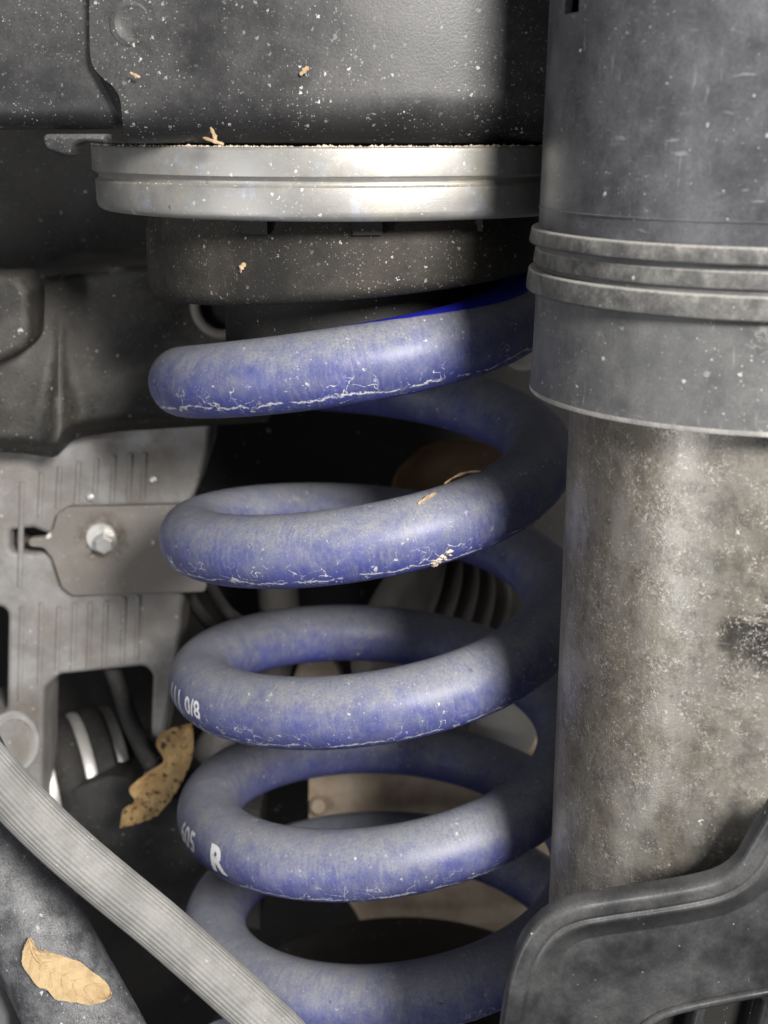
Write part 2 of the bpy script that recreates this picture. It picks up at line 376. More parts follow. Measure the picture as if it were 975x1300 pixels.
# ------------------------------------------------------------------ the setting: dark wheel well behind everything
vs, fs = [], []
for i in range(25):
    a = math.pi*(i/24); x = -260*math.cos(a); y = 30+150*math.sin(a)
    vs += [V((x, y, 120)), V((x, y, -420))]
for i in range(24): fs.append((2*i, 2*i+2, 2*i+3, 2*i+1))
n0 = len(vs); vs += [v+V((v.x*.02, 4, 0)) for v in vs[:n0]]
for i in range(24): fs.append((n0+2*i, n0+2*i+1, n0+2*i+3, n0+2*i+2))
n1 = len(vs); vs += [V((x, y, z)) for z in (-421, -425) for x, y in ((-270, -330), (270, -330), (270, 200), (-270, 200))]
fs += [(n1, n1+1, n1+2, n1+3), (n1+4, n1+7, n1+6, n1+5)]
link_mesh('wheel_well_liner', pymesh('m', vs, fs), M['dark'], kind='structure')

# ------------------------------------------------------------------ coil spring
SP_R, SP_r, SP_X, SP_KX, SP_KR, SP_TX, SP_TY = 45.0746, 9.0069, -11.5306, -.0738, -2.447, .034, -.0136
KS0 = -5.25
ZK = [-260.4, -251.6, -242.73, -233.88, -225.02, -216.18, -207.36, -198.01, -187.86, -177.56, -167.17, -156.72, -146.6, -136.56, -126.11, -115.6, -105.33,
      -95.08, -84.6, -74.01, -63.21, -53.09, -45.55, -40.72, -38.61, -38.0]
def sp_z(s):
    u = (s-KS0)/.25; i = max(0, min(len(ZK)-2, int(math.floor(u)))); f = u-i
    g = lambda j: ZK[j] if 0 <= j < len(ZK) else (2*ZK[0]-ZK[1] if j < 0 else 2*ZK[-1]-ZK[-2])
    a, b, c, d = g(i-1), g(i), g(i+1), g(i+2)
    return .5*((2*b)+(c-a)*f+(2*a-5*b+4*c-d)*f*f+(-a+3*b-3*c+d)*f**3)
def sp_c(s):
    th = 2*math.pi*s-math.pi/2; z = sp_z(s); r = SP_R+SP_KR*s
    return V((SP_X+SP_KX*z+r*math.cos(th), r*math.sin(th), z+SP_TX*r*math.cos(th)+SP_TY*r*math.sin(th)))
def sp_frame(s):
    c = sp_c(s); T = (sp_c(s+1e-3)-sp_c(s-1e-3)).normalized(); th = 2*math.pi*s-math.pi/2
    rd = V((math.cos(th), math.sin(th), 0)); rd = (rd-T*rd.dot(T)).normalized(); return c, T, rd, T.cross(rd)
def sp_pt(s, phi, off=0.0):
    c, T, rd, b = sp_frame(s); n = rd*math.cos(phi)+b*math.sin(phi); return c+n*(SP_r+off), n, T
SPRING = thing('coil_spring', 'dusty blue steel coil spring standing under the aluminium ring', 'coil spring', (SP_X+15, 0, -255))
def wire():
    s0, s1, per, seg = -5.2, .58, 110, 40
    n = int((s1-s0)*per); vs, fs, us = [], [], []; L = 0; prev = None
    for i in range(n+1):
        s = s0+(s1-s0)*i/n; c, T, rd, b = sp_frame(s)
        L += (c-prev).length if prev else 0; prev = c
        for k in range(seg):
            a = -math.pi+2*math.pi*k/seg
            vs.append(c+(rd*math.cos(a)+b*math.sin(a))*SP_r); us.append((L, a))
    loops = []
    i0 = int((0-s0)/(s1-s0)*n); L0 = us[i0*seg][0]; us = [(a-L0, b) for a, b in us]
    for i in range(n):
        for k in range(seg):
            l = (k+1) % seg; f = (i*seg+k, (i+1)*seg+k, (i+1)*seg+l, i*seg+l); fs.append(f)
            for v in f:
                uu = us[v]; loops.append((uu[0], uu[1]+(2*math.pi if (l == 0 and v % seg == 0) else 0)))
    me = bpy.data.meshes.new('wire'); me.from_pydata([tuple(v) for v in vs], [], fs+[tuple(range(seg)), tuple((n)*seg+seg-1-k for k in range(seg))])
    uvl = me.uv_layers.new(name='UVMap')
    for i, uv in enumerate(loops): uvl.data[i].uv = uv
    return me
link_mesh('coil_wire', wire(), M['blue'], SPRING, smooth=60)
# stamped white lettering bent onto the wire
def lettering(txt, s, phi, size, bold=.0, tilt=0, label=None):
    cu = bpy.data.curves.new('t', 'FONT'); cu.body = txt; cu.size = size; cu.offset = bold; cu.fill_mode = 'FRONT'; cu.resolution_u = 3
    o = bpy.data.objects.new('t', cu); COL.objects.link(o); bpy.context.view_layer.update()
    me = bpy.data.meshes.new_from_object(o.evaluated_get(bpy.context.evaluated_depsgraph_get()))
    bpy.data.objects.remove(o); bpy.data.curves.remove(cu)
    bm = bmesh.new(); bm.from_mesh(me)
    bmesh.ops.triangulate(bm, faces=bm.faces)
    for _ in range(3):
        bmesh.ops.subdivide_edges(bm, edges=[e for e in bm.edges if e.calc_length() > .6], cuts=1)
        bmesh.ops.triangulate(bm, faces=bm.faces)
    per = 2*math.pi*(SP_R+9+SP_KR*s)
    for v in bm.verts:
        x, y = v.co.x, v.co.y; x, y = x*math.cos(tilt)-y*math.sin(tilt), x*math.sin(tilt)+y*math.cos(tilt)
        p, n, T = sp_pt(s+x/per, phi-y/SP_r, .05); v.co = p
    bm.to_mesh(me); bm.free()
    link_mesh('lettering', me, M['paint'], SPRING, smooth=180, label=label)
lettering('R', -3.140, R(17), 9.8, .42, label='white letter R stamped on the fourth coil')
lettering('605', -3.193, R(10), 8.0, .16, label='white digits 605 stamped on the fourth coil')
lettering('0/8', -2.163, R(12), 6.6, .14, label='white stamp 0/8 on the third coil')
lettering('111', -2.200, R(14), 7.6, .12, label='faint white strokes on the third coil')
lettering('L L', -2.160, R(50), 5.0, .10, label='faint broken stamp on the third coil')
lettering('H', -1.182, R(32), 5.0, .0, label='worn white mark on the second coil')

# ------------------------------------------------------------------ spring seat stack: aluminium ring, rubber isolator, bump stop
AX = -9.0
RING = thing('spacer_ring', 'silver aluminium spacer ring clamped between the black housing and the rubber seat', 'ring', (AX, 0, -19.5))
rp = fillet([V((r, z, 0)) for r, z in [(40, -4.2), (63.4, -4.2), (63.4, -10.2), (61.9, -11.1), (61.9, -11.9), (62.8, -12.4), (62.8, -19.4), (40, -19.4)]],
            [0, .7, .4, .3, .3, .3, 2.2, 0], 4)
link_mesh('ring_body', lathe([(p.x, p.y) for p in rp], 160, (AX, 0, 0), closed=True), M['ring'], RING, 30)
ISO = thing('spring_isolator', 'thick black rubber isolator pad pressed on top of the blue spring', 'rubber pad', (AX, 0, -40))
ip = fillet([V((r, z, 0)) for r, z in [(30, -19.6), (50.0, -19.6), (51.3, -25), (51.3, -40), (30, -40)]], [0, 1.5, 3, 4.5, 0], 6)
def iso_z(r, z, a):
    f = sm(-z, 26, 40); zb = -37.6+3.9*math.cos(a); return z+(zb+40)*f
link_mesh('pad', lathe([(p.x, p.y) for p in ip], 128, (AX, 0, 0), zfun=iso_z, closed=True), M['isolator'], ISO, 50)
for a0 in (-112, -84, -50):                      # small moulded lugs in the shade under the ring
    a = R(a0); c = V((AX+50*math.cos(a), 50*math.sin(a), -21.4)); t = V((-math.sin(a), math.cos(a), 0)); nrm = V((math.cos(a), math.sin(a), 0))
    vs = [c+t*sx*3.2+nrm*sy*2.2+V((0, 0, sz*1.4)) for sx in (-1, 1) for sy in (-1, 1) for sz in (-1, 1)]
    link_mesh('lug', pymesh('m', vs, [(0, 1, 3, 2), (4, 6, 7, 5), (0, 4, 5, 1), (2, 3, 7, 6), (0, 2, 6, 4), (1, 5, 7, 3)]), M['rubber'], ISO, 0)
BUMP = thing('bump_stop', 'dark rubber bump stop cylinder inside the top of the spring', 'bump stop', (AX, 0, -57))
bp = fillet([V((r, z, 0)) for r, z in [(2, -30), (32.3, -30), (32.3, -56.5), (2, -56.5)]], [0, 0, 3, 0], 5)
link_mesh('bump_body', lathe([(p.x, p.y) for p in bp], 96, (AX, 0, 0), closed=True), M['rubber'], BUMP, 40)

# ------------------------------------------------------------------ black spring tower above
HOUS = thing('spring_tower', 'black painted spring tower speckled with white grit above the aluminium ring', 'spring tower', (AX, 0, -4))
def swept_wall(xs, yf, zb, rad, ztop, dpt, thick_extra=0, edge=None):
    vs, fs = [], []
    prof = [(0, ztop)]+[(0, zb+rad+(ztop-zb-rad)*(1-k/60)) for k in range(1, 60)]+[(rad*(1-math.cos(t)), zb+rad-rad*math.sin(t)) for t in [math.pi/2*k/10 for k in range(11)]]+[(dpt, zb), (dpt, ztop)]
    m = len(prof)
    for i, x in enumerate(xs):
        for d, z in prof:
            xx = edge(x, z, i) if edge else x
            vs.append(V((xx, yf(xx)+d, z)))
    for i in range(len(xs)-1):
        for k in range(m): fs.append((i*m+k, (i+1)*m+k, (i+1)*m+(k+1) % m, i*m+(k+1) % m))
    fs.append(tuple(range(m))); fs.append(tuple((len(xs)-1)*m+k for k in range(m)))
    return pymesh('wall', vs, fs)
def tower_y(x):
    return -61.5+.0032*(x+15)**2*(1 if x > -15 else .35)
xs = [-82+i*(132/66) for i in range(67)]
# overlapping sheet on the left with its S-shaped free edge
seam = [(-60, 107), (0, 107), (40, 107), (72, 108.5), (88, 115), (100, 127), (110, 139), (124, 147), (150, 149), (190, 149)]
SEAM = sorted((at(q.y, q.x, -64).z, at(q.y, q.x, -64).x) for q in spline([V((a, b, 0)) for a, b in seam], 8))
def seam_x(z):
    return interp(z, SEAM)
nT = 66
def tower_edge(x, z, i): a = seam_x(z); return a+(50-a)*i/nT
tw = swept_wall(xs, tower_y, -3.6, 9.5, 70, 90, edge=tower_edge)
link_mesh('tower_wall', tw, M['housing'], HOUS, 40)
def panel_y(x): return tower_y(max(x, -82))+3.0+.004*max(0, -95-x)**2
nP = 36; xs2 = [-190+i for i in range(nP+1)]
def panel_edge(x, z, i): return -190+(seam_x(z)+1.5+190)*i/nP
link_mesh('overlap_sheet', swept_wall(xs2, panel_y, -.8, 6.0, 70, 60, edge=panel_edge), M['housing'], HOUS, 40)
link_mesh('tab', plate([(52, 170), (134, 170), (134, 183), (108, 181), (96, 184), (90, 199), (83, 199), (56, 190)], -58, 9, 1.0, rad=2), M['housing'], HOUS, 50)
# shallow round embossed pip on the wall
pc = at(168, 30, tower_y(-52)); pp = [(0, .12), (2.8, .12), (3.4, .35), (3.9, .35), (4.6, .02), (4.6, -.8)]
link_mesh('embossed_pip', lathe(pp, 40, (pc.x, tower_y(pc.x)+.12, pc.z), axis=(0, -1, 0)), M['housing'], HOUS, 60)

# ------------------------------------------------------------------ shock absorber
CX, CY = 77.0, -75.0
def sr(px, py): return (CX-at(px, py, CY).x)*.991
def sz(py): return at(700, py, CY).z
SH = thing('shock_absorber', 'grey weathered shock absorber with plastic dust boot standing in front of the spring', 'shock absorber', (CX, CY, -260))
# dust boot as an open shell with a slot cut in it
def boot():
    prof = [(sr(697, 0)+.3, 80), (sr(697, 0), sz(0))]+[(sr(697-14*k/12, 290*k/12), sz(290*k/12)) for k in range(1, 13)]+[(sr(684, 290), sz(400))]
    prof2 = []
    for (a, b), (c, d) in zip(prof, prof[1:]):
        n = max(1, int(abs(d-b)/1.6))
        prof2 += [(a+(c-a)*k/n, b+(d-b)*k/n) for k in range(n)]
    prof2.append(prof[-1]); n = 220; m = len(prof2); vs, fs = [], []
    for i in range(n):
        a = 2*math.pi*i/n
        for r, z in prof2: vs.append(V((CX+r*math.cos(a), CY+r*math.sin(a), z)))
    az0 = [math.atan2(-math.sqrt(max(0, 1-(q/44)**2)), q/44) for q in (-33.6, -31.4)]
    zl = sz(25)
    for i in range(n):
        a = (2*math.pi*(i+.5)/n+math.pi) % (2*math.pi)-math.pi
        for k in range(m-1):
            zc = (prof2[k][1]+prof2[k+1][1])/2
            if R(-167.5) < a < R(-159) and zc > zl: continue
            j = (i+1) % n; fs.append((i*m+k, j*m+k, j*m+k+1, i*m+k+1))
    me = pymesh('boot', vs, fs)
    bm = bmesh.new(); bm.from_mesh(me); bmesh.ops.recalc_face_normals(bm, faces=bm.faces)
    bmesh.ops.solidify(bm, geom=bm.faces[:], thickness=1.6); bm.to_mesh(me); bm.free(); return me
link_mesh('dust_boot', boot(), M['boot'], SH, 35)
lk = [(sr(712, 0)-6, 79), (sr(712, 0)-6, sz(300))]
link_mesh('piston_sleeve', lathe(lk, 64, (CX, CY, 0)), M['rubber'], SH)
def band(name, px, y0, y1, mat, back=7, rr=.55):
    r = sr(px, (y0+y1)/2); z0, z1 = sz(y0), sz(y1)
    p = fillet([V((a, b, 0)) for a, b in [(r-back, z0), (r-.5, z0), (r, z1), (r-back, z1)]], [0, rr, rr*.8, 0], 5)
    link_mesh(name, lathe([(q.x, q.y) for q in p], 160, (CX, CY, 0), closed=True), mat, SH, 50)
band('boot_band', 670.5, 289, 309, M['boot_band']); band('boot_band', 675.5, 315, 336, M['boot_band']); band('boot_band', 666.5, 341, 368, M['boot_band'])
cp = fillet([V((a, b, 0)) for a, b in [(30, sz(300)), (sr(679, 340), sz(300)), (sr(679, 380), sz(385)), (sr(676, 440), sz(440)), (sr(671.5, 502), sz(500)),
                                       (sr(671, 504), sz(504)), (sr(676, 504), sz(505)), (30, sz(490))]], [0, 0, 1, 6, .6, .5, .5, 0], 4)
def col_z(r, z, a): return z+(.9+1.7*(-math.sin(a)*.5+.5))*sm(-z, 38, 52)
link_mesh('collar', lathe([(q.x, q.y) for q in cp], 160, (CX, CY, 0), zfun=col_z, closed=True), M['collar'], SH, 40)
zs_ = sz(263); rs_ = sr(684, 263)
link_mesh('mould_seam', lathe([(rs_-.5, zs_+.25), (rs_+.18, zs_+.12), (rs_+.18, zs_-.12), (rs_-.5, zs_-.25)], 160, (CX, CY, 0), closed=True), M['boot'], SH, 60)
zl = [sz(502)+.1, sz(506)-.1]
link_mesh('collar_lip', lathe([(sr(673, 500), zl[0]), (sr(670.6, 502), zl[0]), (sr(670.4, 504), (zl[0]+zl[1])/2), (sr(671, 504), zl[1]), (sr(675, 504), zl[1])], 160, (CX, CY, 0), zfun=lambda r, z, a: col_z(r, -53, a)+53+z, closed=True), M['edge'], SH, 60)
tr = (sr(720, 560)+sr(709, 850)+sr(699, 1130))/3
link_mesh('damper_tube', lathe([(tr-1, -40), (tr, -42)]+[(tr, -42-6*k) for k in range(1, 36)]+[(tr-2, -258)], 128, (CX, CY, 0)), M['tube'], SH, 60)

# ------------------------------------------------------------------ cast iron axle bracket behind on the left
CAST = thing('axle_casting', 'dark cast iron axle bracket behind the left side of the spring', 'casting', (-70, 60, -100))
ctop = [(-90, 120), (340, 120)]
cbot = [(-90, 590), (0, 574), (30, 576), (66, 581), (74, 578), (80, 562), (92, 556), (150, 548), (260, 541), (340, 536)]
def cast_d(x, y):
    led = 352-.12*max(x, 0)
    d = 40*sm(led-y, -7, 14)                                     # upper zone set back above the ledge
    d -= 2.0*gauss(y, led+4, 5)*sm(230-x, 0, 60)
    w = 5+16*sm(y, 430, 580)
    if y > led: d -= (4+6*sm(y, 430, 575))*gauss(x, 76+.0*y, w)*sm(y, 390, 470)
    d -= 7*gauss(x, 10, 55)*sm(y, 360, 470)
    d += 9*sm(x, 90, 300)*sm(y, led, led+50)-6*sm(x, 200, 330)*sm(y, 400, 460)
    b = interp(x, cbot); d += 7*sm(y, b-26, b)**2
    d += 1.5*(mnoise.noise(V((x*.012, y*.012, 1.3))))
    return d
link_mesh('bracket_body', relief(-90, 340, ctop, cbot, 48, cast_d, 60, 110, 90), M['casting'], CAST, 60)
link_mesh('boss', plate([(-60, 352), (24, 350), (37, 372), (38, 432), (30, 446), (0, 462), (-60, 470)], 30, 22, 2.5, rad=5), M['casting'], CAST, 60)
hp = [(7.0, -3), (7.0, .6), (7.6, 1.2), (9.4, 1.2), (10.2, .2), (10.2, -6)]
hc = at(284, 388, 52); link_mesh('eyelet', lathe(hp, 48, hc, axis=(0, -1, .12)), M['plate'], CAST, 60)
link_mesh('eyelet_hole_shade', lathe([(0, -2.8), (7.3, -2.8), (7.3, -3.4)], 40, hc, axis=(0, -1, .12)), M['dark'], CAST, 60)  # near-black disc paints the dark of the open eyelet hole

# ------------------------------------------------------------------ cast aluminium bracket with cover plate and bolt
YA = 62
ALU = thing('aluminium_bracket', 'light grey cast aluminium bracket with vertical ridges and a square window', 'bracket', at(100, 1080, YA))
ao = [(-60, 520), (270, 520), (264, 575), (249, 622), (238, 645), (234, 760), (224, 850), (209, 930), (193, 1010), (178, 1010), (191, 935), (194, 857), (184, 846),
      (76, 857), (56, 876), (52, 1110), (-60, 1110), (-60, 905), (8, 905), (10, 772), (-60, 765)]
slot = [(12, 674), (42, 671), (64, 680), (64, 699), (42, 703), (12, 701)]
link_mesh('bracket_body', plate(ao, YA, 22, 1.6, holes=[slot], rad=3.5, hrad=1.5), M['alu'], ALU, 50)
def ridge(px, y0, y1, h=.5, wd=.95, Y=YA):
    a, b = at(px, y0, Y), at(px-3, y1, Y); b.x = a.x*.99 if False else b.x
    p = [a+(b-a)*k/6 for k in range(7)]
    link_mesh('ridge', sweep(p, wd, 8, flat=.7, ref=(1, 0, 0)), M['alu'], ALU, 60)
for px, y0, y1 in [(28, 612, 745), (53, 600, 655), (76, 592, 645), (100, 586, 640), (123, 582, 638), (145, 578, 637), (166, 576, 636), (184, 575, 634)]: ridge(px, y0, y1)
for px, y0, y1 in [(28, 770, 890), (53, 765, 868), (75, 770, 850), (95, 765, 850), (115, 764, 848), (135, 762, 846), (158, 758, 842), (176, 756, 838)]: ridge(px, y0, y1)
for px, py in [(195, 609), (115, 631)]:
    q = at(px, py, YA); link_mesh('rivet', lathe([(0, 1.0), (.9, .9), (1.5, .4), (1.6, -.5)], 16, q, axis=(0, -1, 0)), M['steel'], ALU, 60)
pl = [(36, 684), (56, 682), (67, 672), (72, 653), (86, 644), (262, 640), (262, 752), (92, 757), (78, 746), (66, 709), (55, 696), (36, 694)]
COVER = link_mesh('cover_plate', plate(pl, YA-3.2, 3, .5, rad=2), M['plate'], ALU, 50)
bc = at(129, 682, YA-3.2)
BOLT = link_mesh('bolt', lathe([(3.3, -.2), (3.3, 4.6), (2.6, 5.2), (0, 5.2)], 6, bc+V((1.2, -.6, -.8)), axis=(.12, -1, -.06)), M['steel'], ALU, 20)
me = lathe([(1, .1), (4.9, .1), (5.0, .7), (4.6, 1.3), (1, 1.3)], 40, bc, axis=(0, -1, 0)); link_mesh('washer', me, M['steel'], BOLT, 40)

# bushing seen through the window
BU = thing('suspension_bushing', 'black rubber bushing with silver rings inside the square window', 'bushing', at(70, 1060, 84))
bcn = at(80, 990, 96); bax = (.9, .42, .06)
link_mesh('rubber_core', lathe([(0, -22), (22, -22), (23, -16), (23, -10), (21, -8.5), (21, -5), (23, -3.5), (24, 0), (23.5, 4), (22, 5.5), (22.4, 9), (24.6, 11), (24.6, 16), (22, 18), (21.5, 22), (15, 24), (11, 25), (11, 36), (0, 36)], 72, bcn, axis=bax), M['rubber'], BU, 50)
for t0, r in ((-7.0, 22.6), (7.4, 23.4), (19.5, 22.6)):
    pr = [(r-2, t0-2.3), (r-.2, t0-2.0), (r+.4, t0), (r-.2, t0+2.0), (r-2, t0+2.3)]
    link_mesh('silver_ring', lathe(pr, 72, bcn, axis=bax, closed=True), M['steel'], BU, 60)
e = at(0, 950, 40)
SL = thing('metal_sleeve', 'short pale metal sleeve end at the left edge above the ribbed hose', 'sleeve', e+V((0, 0, -10)))
link_mesh('sleeve_wall', lathe([(8, -14), (10.5, -14), (10.5, 8), (9.6, 9), (8, 9)], 48, e+V((-3, 8, -2)), axis=(.75, -.6, .25), closed=True), M['steel'], SL, 40)
link_mesh('sleeve_face', lathe([(0, 7), (8.1, 7), (8.1, 5)], 48, e+V((-3, 8, -2)), axis=(.75, -.6, .25)), M['alu'], SL, 40)
ST = spline([at(128, 815, 78), at(150, 870, 70), at(172, 930, 62), at(205, 985, 54), at(240, 1010, 52)], 8)
link_mesh('brake_hose', sweep(ST, lambda f: 2.6+1.2*f, 16), M['rubber'], smooth=60, label='thin black rubber hose crossing the square window towards the spotted leaf', cat='hose', base=ST[-1])
BM = thing('rubber_mount', 'black rubber mount lump under the spotted brown leaf', 'rubber mount', at(160, 1110, 66))
link_mesh('mount_body', relief(70, 330, [(70, 1010), (140, 985), (200, 990), (260, 1010), (330, 1030)], [(70, 1130), (330, 1180)], 66,
          lambda x, y: 10-10*gauss(x, 180, 90)*gauss(y, 1060, 60)+2*mnoise.noise(V((x*.02, y*.02, 0))), 40, 40, 30), M['rubber'], BM, 60)

# ------------------------------------------------------------------ things glimpsed between and behind the coils
Bx = at(590, 775, 105)
BEL = thing('bellows_boot', 'dark corrugated rubber bellows seen through the spring below the second coil', 'bellows', Bx+V((0, 0, -34)))
bax = V((.86, .12, -.50)).normalized()
prof = [(0, -22), (22, -21)]
for k in range(8):
    t0 = -20+k*7.2; r = 34-.3*k
    prof += [(r-9, t0), (r-8, t0+1.8), (r-1.2, t0+2.5), (r-.2, t0+3.4), (r, t0+4.3), (r-.4, t0+5.3), (r-1.6, t0+6.0), (r-8, t0+6.8)]
prof += [(20, 39), (0, 39)]
link_mesh('bellows_skin', lathe(prof, 72, Bx+V((-12, 4, -12)), axis=bax), M['bellows'], BEL, 60)
dc = at(590, 588, 100)
DOME = thing('brown_cover', 'brown oily rounded metal cover glinting behind the gap under the top coil', 'cover', dc+V((0, 0, -30)))
link_mesh('cover_shell', lathe([(25*math.cos(t), 15*math.sin(t)) for t in [math.pi/2*k/14 for k in range(15)]]+[(.01, 15)], 64, dc+V((0, 0, -13)), axis=(.15, -.55, .8)), M['brown'], DOME, 80)
link_mesh('cover_flange', lathe([(20, 0), (25.5, 0), (26, -1), (26, -3), (20, -3)], 64, dc+V((0, 0, -13)), axis=(.15, -.55, .8), closed=True), M['brown'], DOME, 40)
# tan dusty lower arm under / behind the lower coils
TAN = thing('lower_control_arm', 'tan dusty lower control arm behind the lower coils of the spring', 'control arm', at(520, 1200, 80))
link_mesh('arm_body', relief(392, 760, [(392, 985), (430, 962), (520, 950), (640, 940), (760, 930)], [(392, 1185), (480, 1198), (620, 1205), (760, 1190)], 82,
          lambda x, y: 14*sm(y, 985, 940)+16*sm(y, 1150, 1205)**2-3*gauss(x, 470, 60)*gauss(y, 1015, 40)+1.2*mnoise.noise(V((x*.02, y*.02, 4))), 46, 60, 50, skew=lambda y: 70*sm(y, 1060, 1190)), M['tan'], TAN, 60)  # skew puts the diagonal shadow edge into the arm's outline
bq = at(404, 1022, 80); link_mesh('bolt_head', lathe([(0, 3), (2.4, 3), (3, 2.2), (3.2, 0), (3.2, -5)], 24, bq, axis=(.1, -1, .2)), M['tan'], TAN, 40)
def lit_patch(px, py, Y, r, label, ax=(.2, -1, .25)):  # pale dome added where lit background shows between the coils
    c = at(px, py, Y); o = thing('lit_patch_dome', label, 'lit patch', c+V((0, 0, -r)), group='pale domes added for lit background patches')
    link_mesh('patch_dome', lathe([(r*math.cos(t), r*.75*math.sin(t)) for t in [math.pi/2*k/10 for k in range(10)]]+[(.01, r*.75)], 40, c, axis=ax), M['cream'], o, 80)
    link_mesh('patch_skirt', lathe([(r*.8, 0), (r*1.02, -.05), (r*1.02, -6), (r*.8, -6)], 40, c, axis=ax, closed=True), M['cream'], o, 40)
lit_patch(642, 925, 66, 11, 'pale dome added for a lit background patch below the third coil near the shock tube')
lit_patch(672, 432, 70, 9.0, 'pale dome added for a lit background sliver beside the dust boot collar')
pp_ = [at(352, 735, 112), at(354, 790, 112), at(345, 850, 112), at(325, 900, 110), at(280, 940, 104), at(262, 990, 100), at(262, 1060, 100)]
link_mesh('grey_pipe', sweep(spline(pp_, 8), 7.5, 24), M['alu'], smooth=60, label='pale grey pipe running down behind the left of the coils', cat='pipe', base=pp_[-1])
cb = at(405, 862, 108)
link_mesh('tan_lug', lathe([(0, 6), (7, 6), (9, 3), (9.5, -8), (0, -8)], 32, cb, axis=(.1, -.8, .6)), M['tan'], smooth=50, label='small tan round lug seen inside the third coil', cat='lug', base=cb)
for i, (p0, p1, p2, lab) in enumerate([((232, 742), (255, 780), (300, 830), 'dark cable nearest the aluminium bracket behind the second coil'),
                                       ((262, 738), (292, 780), (330, 800), 'dark cable closest to the grey pipe behind the second coil')]):
    q = spline([at(*p0, 80), at(*p1, 84), at(*p2, 95)], 10)
    link_mesh('cable', sweep(q, 2.2, 12), M['casting'], smooth=60, label=lab, cat='cable', group='cables behind the spring', base=q[-1])
# black lower seat under the spring
LS = thing('lower_spring_seat', 'black lower spring seat inside the bottom coils', 'spring seat', (AX+16, 0, -281))
link_mesh('seat_dish', lathe([(0, -268), (26, -268), (30, -271), (58, -273), (62, -275), (62, -281), (0, -281)], 72, (AX+16, 8, 0)), M['rubber'], LS, 40)

# ------------------------------------------------------------------ lower left: black arm, ribbed hose
ac = [at(-75, 930, -40), at(-25, 1040, -55), at(30, 1150, -66), at(106, 1300, -78), at(165, 1420, -88)]
apath = spline(ac, 14)
link_mesh('control_link', sweep(apath, lambda f: 12.3+.5*math.sin(f*9), 40, flat=1.0), M['arm'], smooth=80, label='rough black control arm tube with a tan leaf lying on it', cat='control arm', base=ac[-1])
hcs = [(-60, 925), (0, 992), (50, 1044), (100, 1090), (150, 1132), (200, 1173), (250, 1217), (300, 1262), (346, 1304), (390, 1348)]
hpath = spline([at(x, y, -92-.02*(x)) for x, y in hcs], 10)
def hose_ribs(a): return 1+.03*abs(math.sin(a*16+.25*math.sin(3*a)))-.016
link_mesh('ribbed_hose', sweep(hpath, 5.4, 240, ribs=hose_ribs, ref=(0, 1, 0)), M['hose'], smooth=80, label='pale grey ribbed hose crossing diagonally below the spring', cat='hose', base=hpath[-1])
gp = at(-12, 1292, -20); link_mesh('pale_bracket_corner', plate([(-60, 1235), (0, 1262), (12, 1290), (16, 1330), (-60, 1330)], -30, 8, 1.2), M['steel'], smooth=50,
          label='pale metal corner at the bottom left edge behind the black arm', cat='bracket', base=gp)

# ------------------------------------------------------------------ dry leaves
def resample(pts, n):
    pts = spline([V((x, y, 0)) for x, y in pts], 8); L = [0.0]
    for p, q in zip(pts, pts[1:]): L.append(L[-1]+(q-p).length)
    out = []
    for i in range(n):
        t = L[-1]*i/(n-1); j = max(k for k in range(len(L)) if L[k] <= t+1e-9); j = min(j, len(pts)-2)
        f = (t-L[j])/max(1e-9, L[j+1]-L[j]); out.append(pts[j].lerp(pts[j+1], f))
    return out
def leaf(name, upper, lower, mid, Y, curl, mat, label, rot=0):
    """blade between its two edges and the midrib (picture points laid at their own depth), cupped, curled and crinkled"""
    n, H = 44, 7; U, Lw, Mi = resample(upper, n), resample(lower, n), resample(mid, n); vs, fs = [], []; K = 2*H+1
    for i in range(n):
        for k in range(K):
            g = (k-H)/H; q = Mi[i].lerp(U[i] if g < 0 else Lw[i], abs(g)); f = i/(n-1)
            ej = 1.6*mnoise.noise(V((f*30, g, rot+2)))*abs(g)**3
            q = q+V((ej*.5, ej, 0))
            d = curl*(.15+.85*abs(g)**1.6)*(1+.7*mnoise.noise(V((f*4, g*1.5, rot))))+.45*mnoise.noise(V((q.x*.07, q.y*.07, rot)))+.22*math.sin(abs(g)*9-f*40)*abs(g)
            vs.append(at(q.x, q.y, Y(q.x, q.y)-d))
    for i in range(n-1):
        for k in range(K-1): fs.append((i*K+k, i*K+k+1, (i+1)*K+k+1, (i+1)*K+k))
    me = pymesh('leaf', vs, fs); bm = bmesh.new(); bm.from_mesh(me); bmesh.ops.remove_doubles(bm, verts=bm.verts, dist=.02)
    bmesh.ops.solidify(bm, geom=bm.faces[:], thickness=.22); bm.to_mesh(me); bm.free()
    o = thing(name, label, 'leaf', vs[len(vs)//2], group='dry leaves')
    link_mesh('blade', me, mat, o, 70)
    for i in range(7, n-8, 5):
        for sgn in (-1, 1):
            q = [vs[min(n-1, i+int(j*.8))*K+H+sgn*j]+V((0, -.06, 0)) for j in range(0, H)]
            link_mesh('vein', sweep(q, lambda f: .16*(1-f)+.03, 6), mat, o, 60)
    rib = [vs[i*K+H]+V((0, -.12, 0)) for i in range(n)]
    link_mesh('midrib', sweep(rib, lambda f: .32*(1-f)+.08, 6), mat, o, 60)
def arm_front(px, py):
    # nearest point of the black arm's surface on this line of sight
    best = None
    C0 = V((0, -340, 0)); d = (at(px, py, 0)-C0).normalized()
    for i in range(len(apath)-1):
        for k in range(4):
            c = apath[i].lerp(apath[i+1], k/4); t = (c-C0).dot(d); e = (C0+d*t-c).length
            if best is None or e < best[0]: best = (e, t)
    e, t = best; r = 12.7; t -= math.sqrt(max(0, r*r-e*e)); return (C0+d*t).y-.5
def zpx(l, x0, y0, k=4.875): return [(x0+x/k, y0+y/k) for x, y in l]
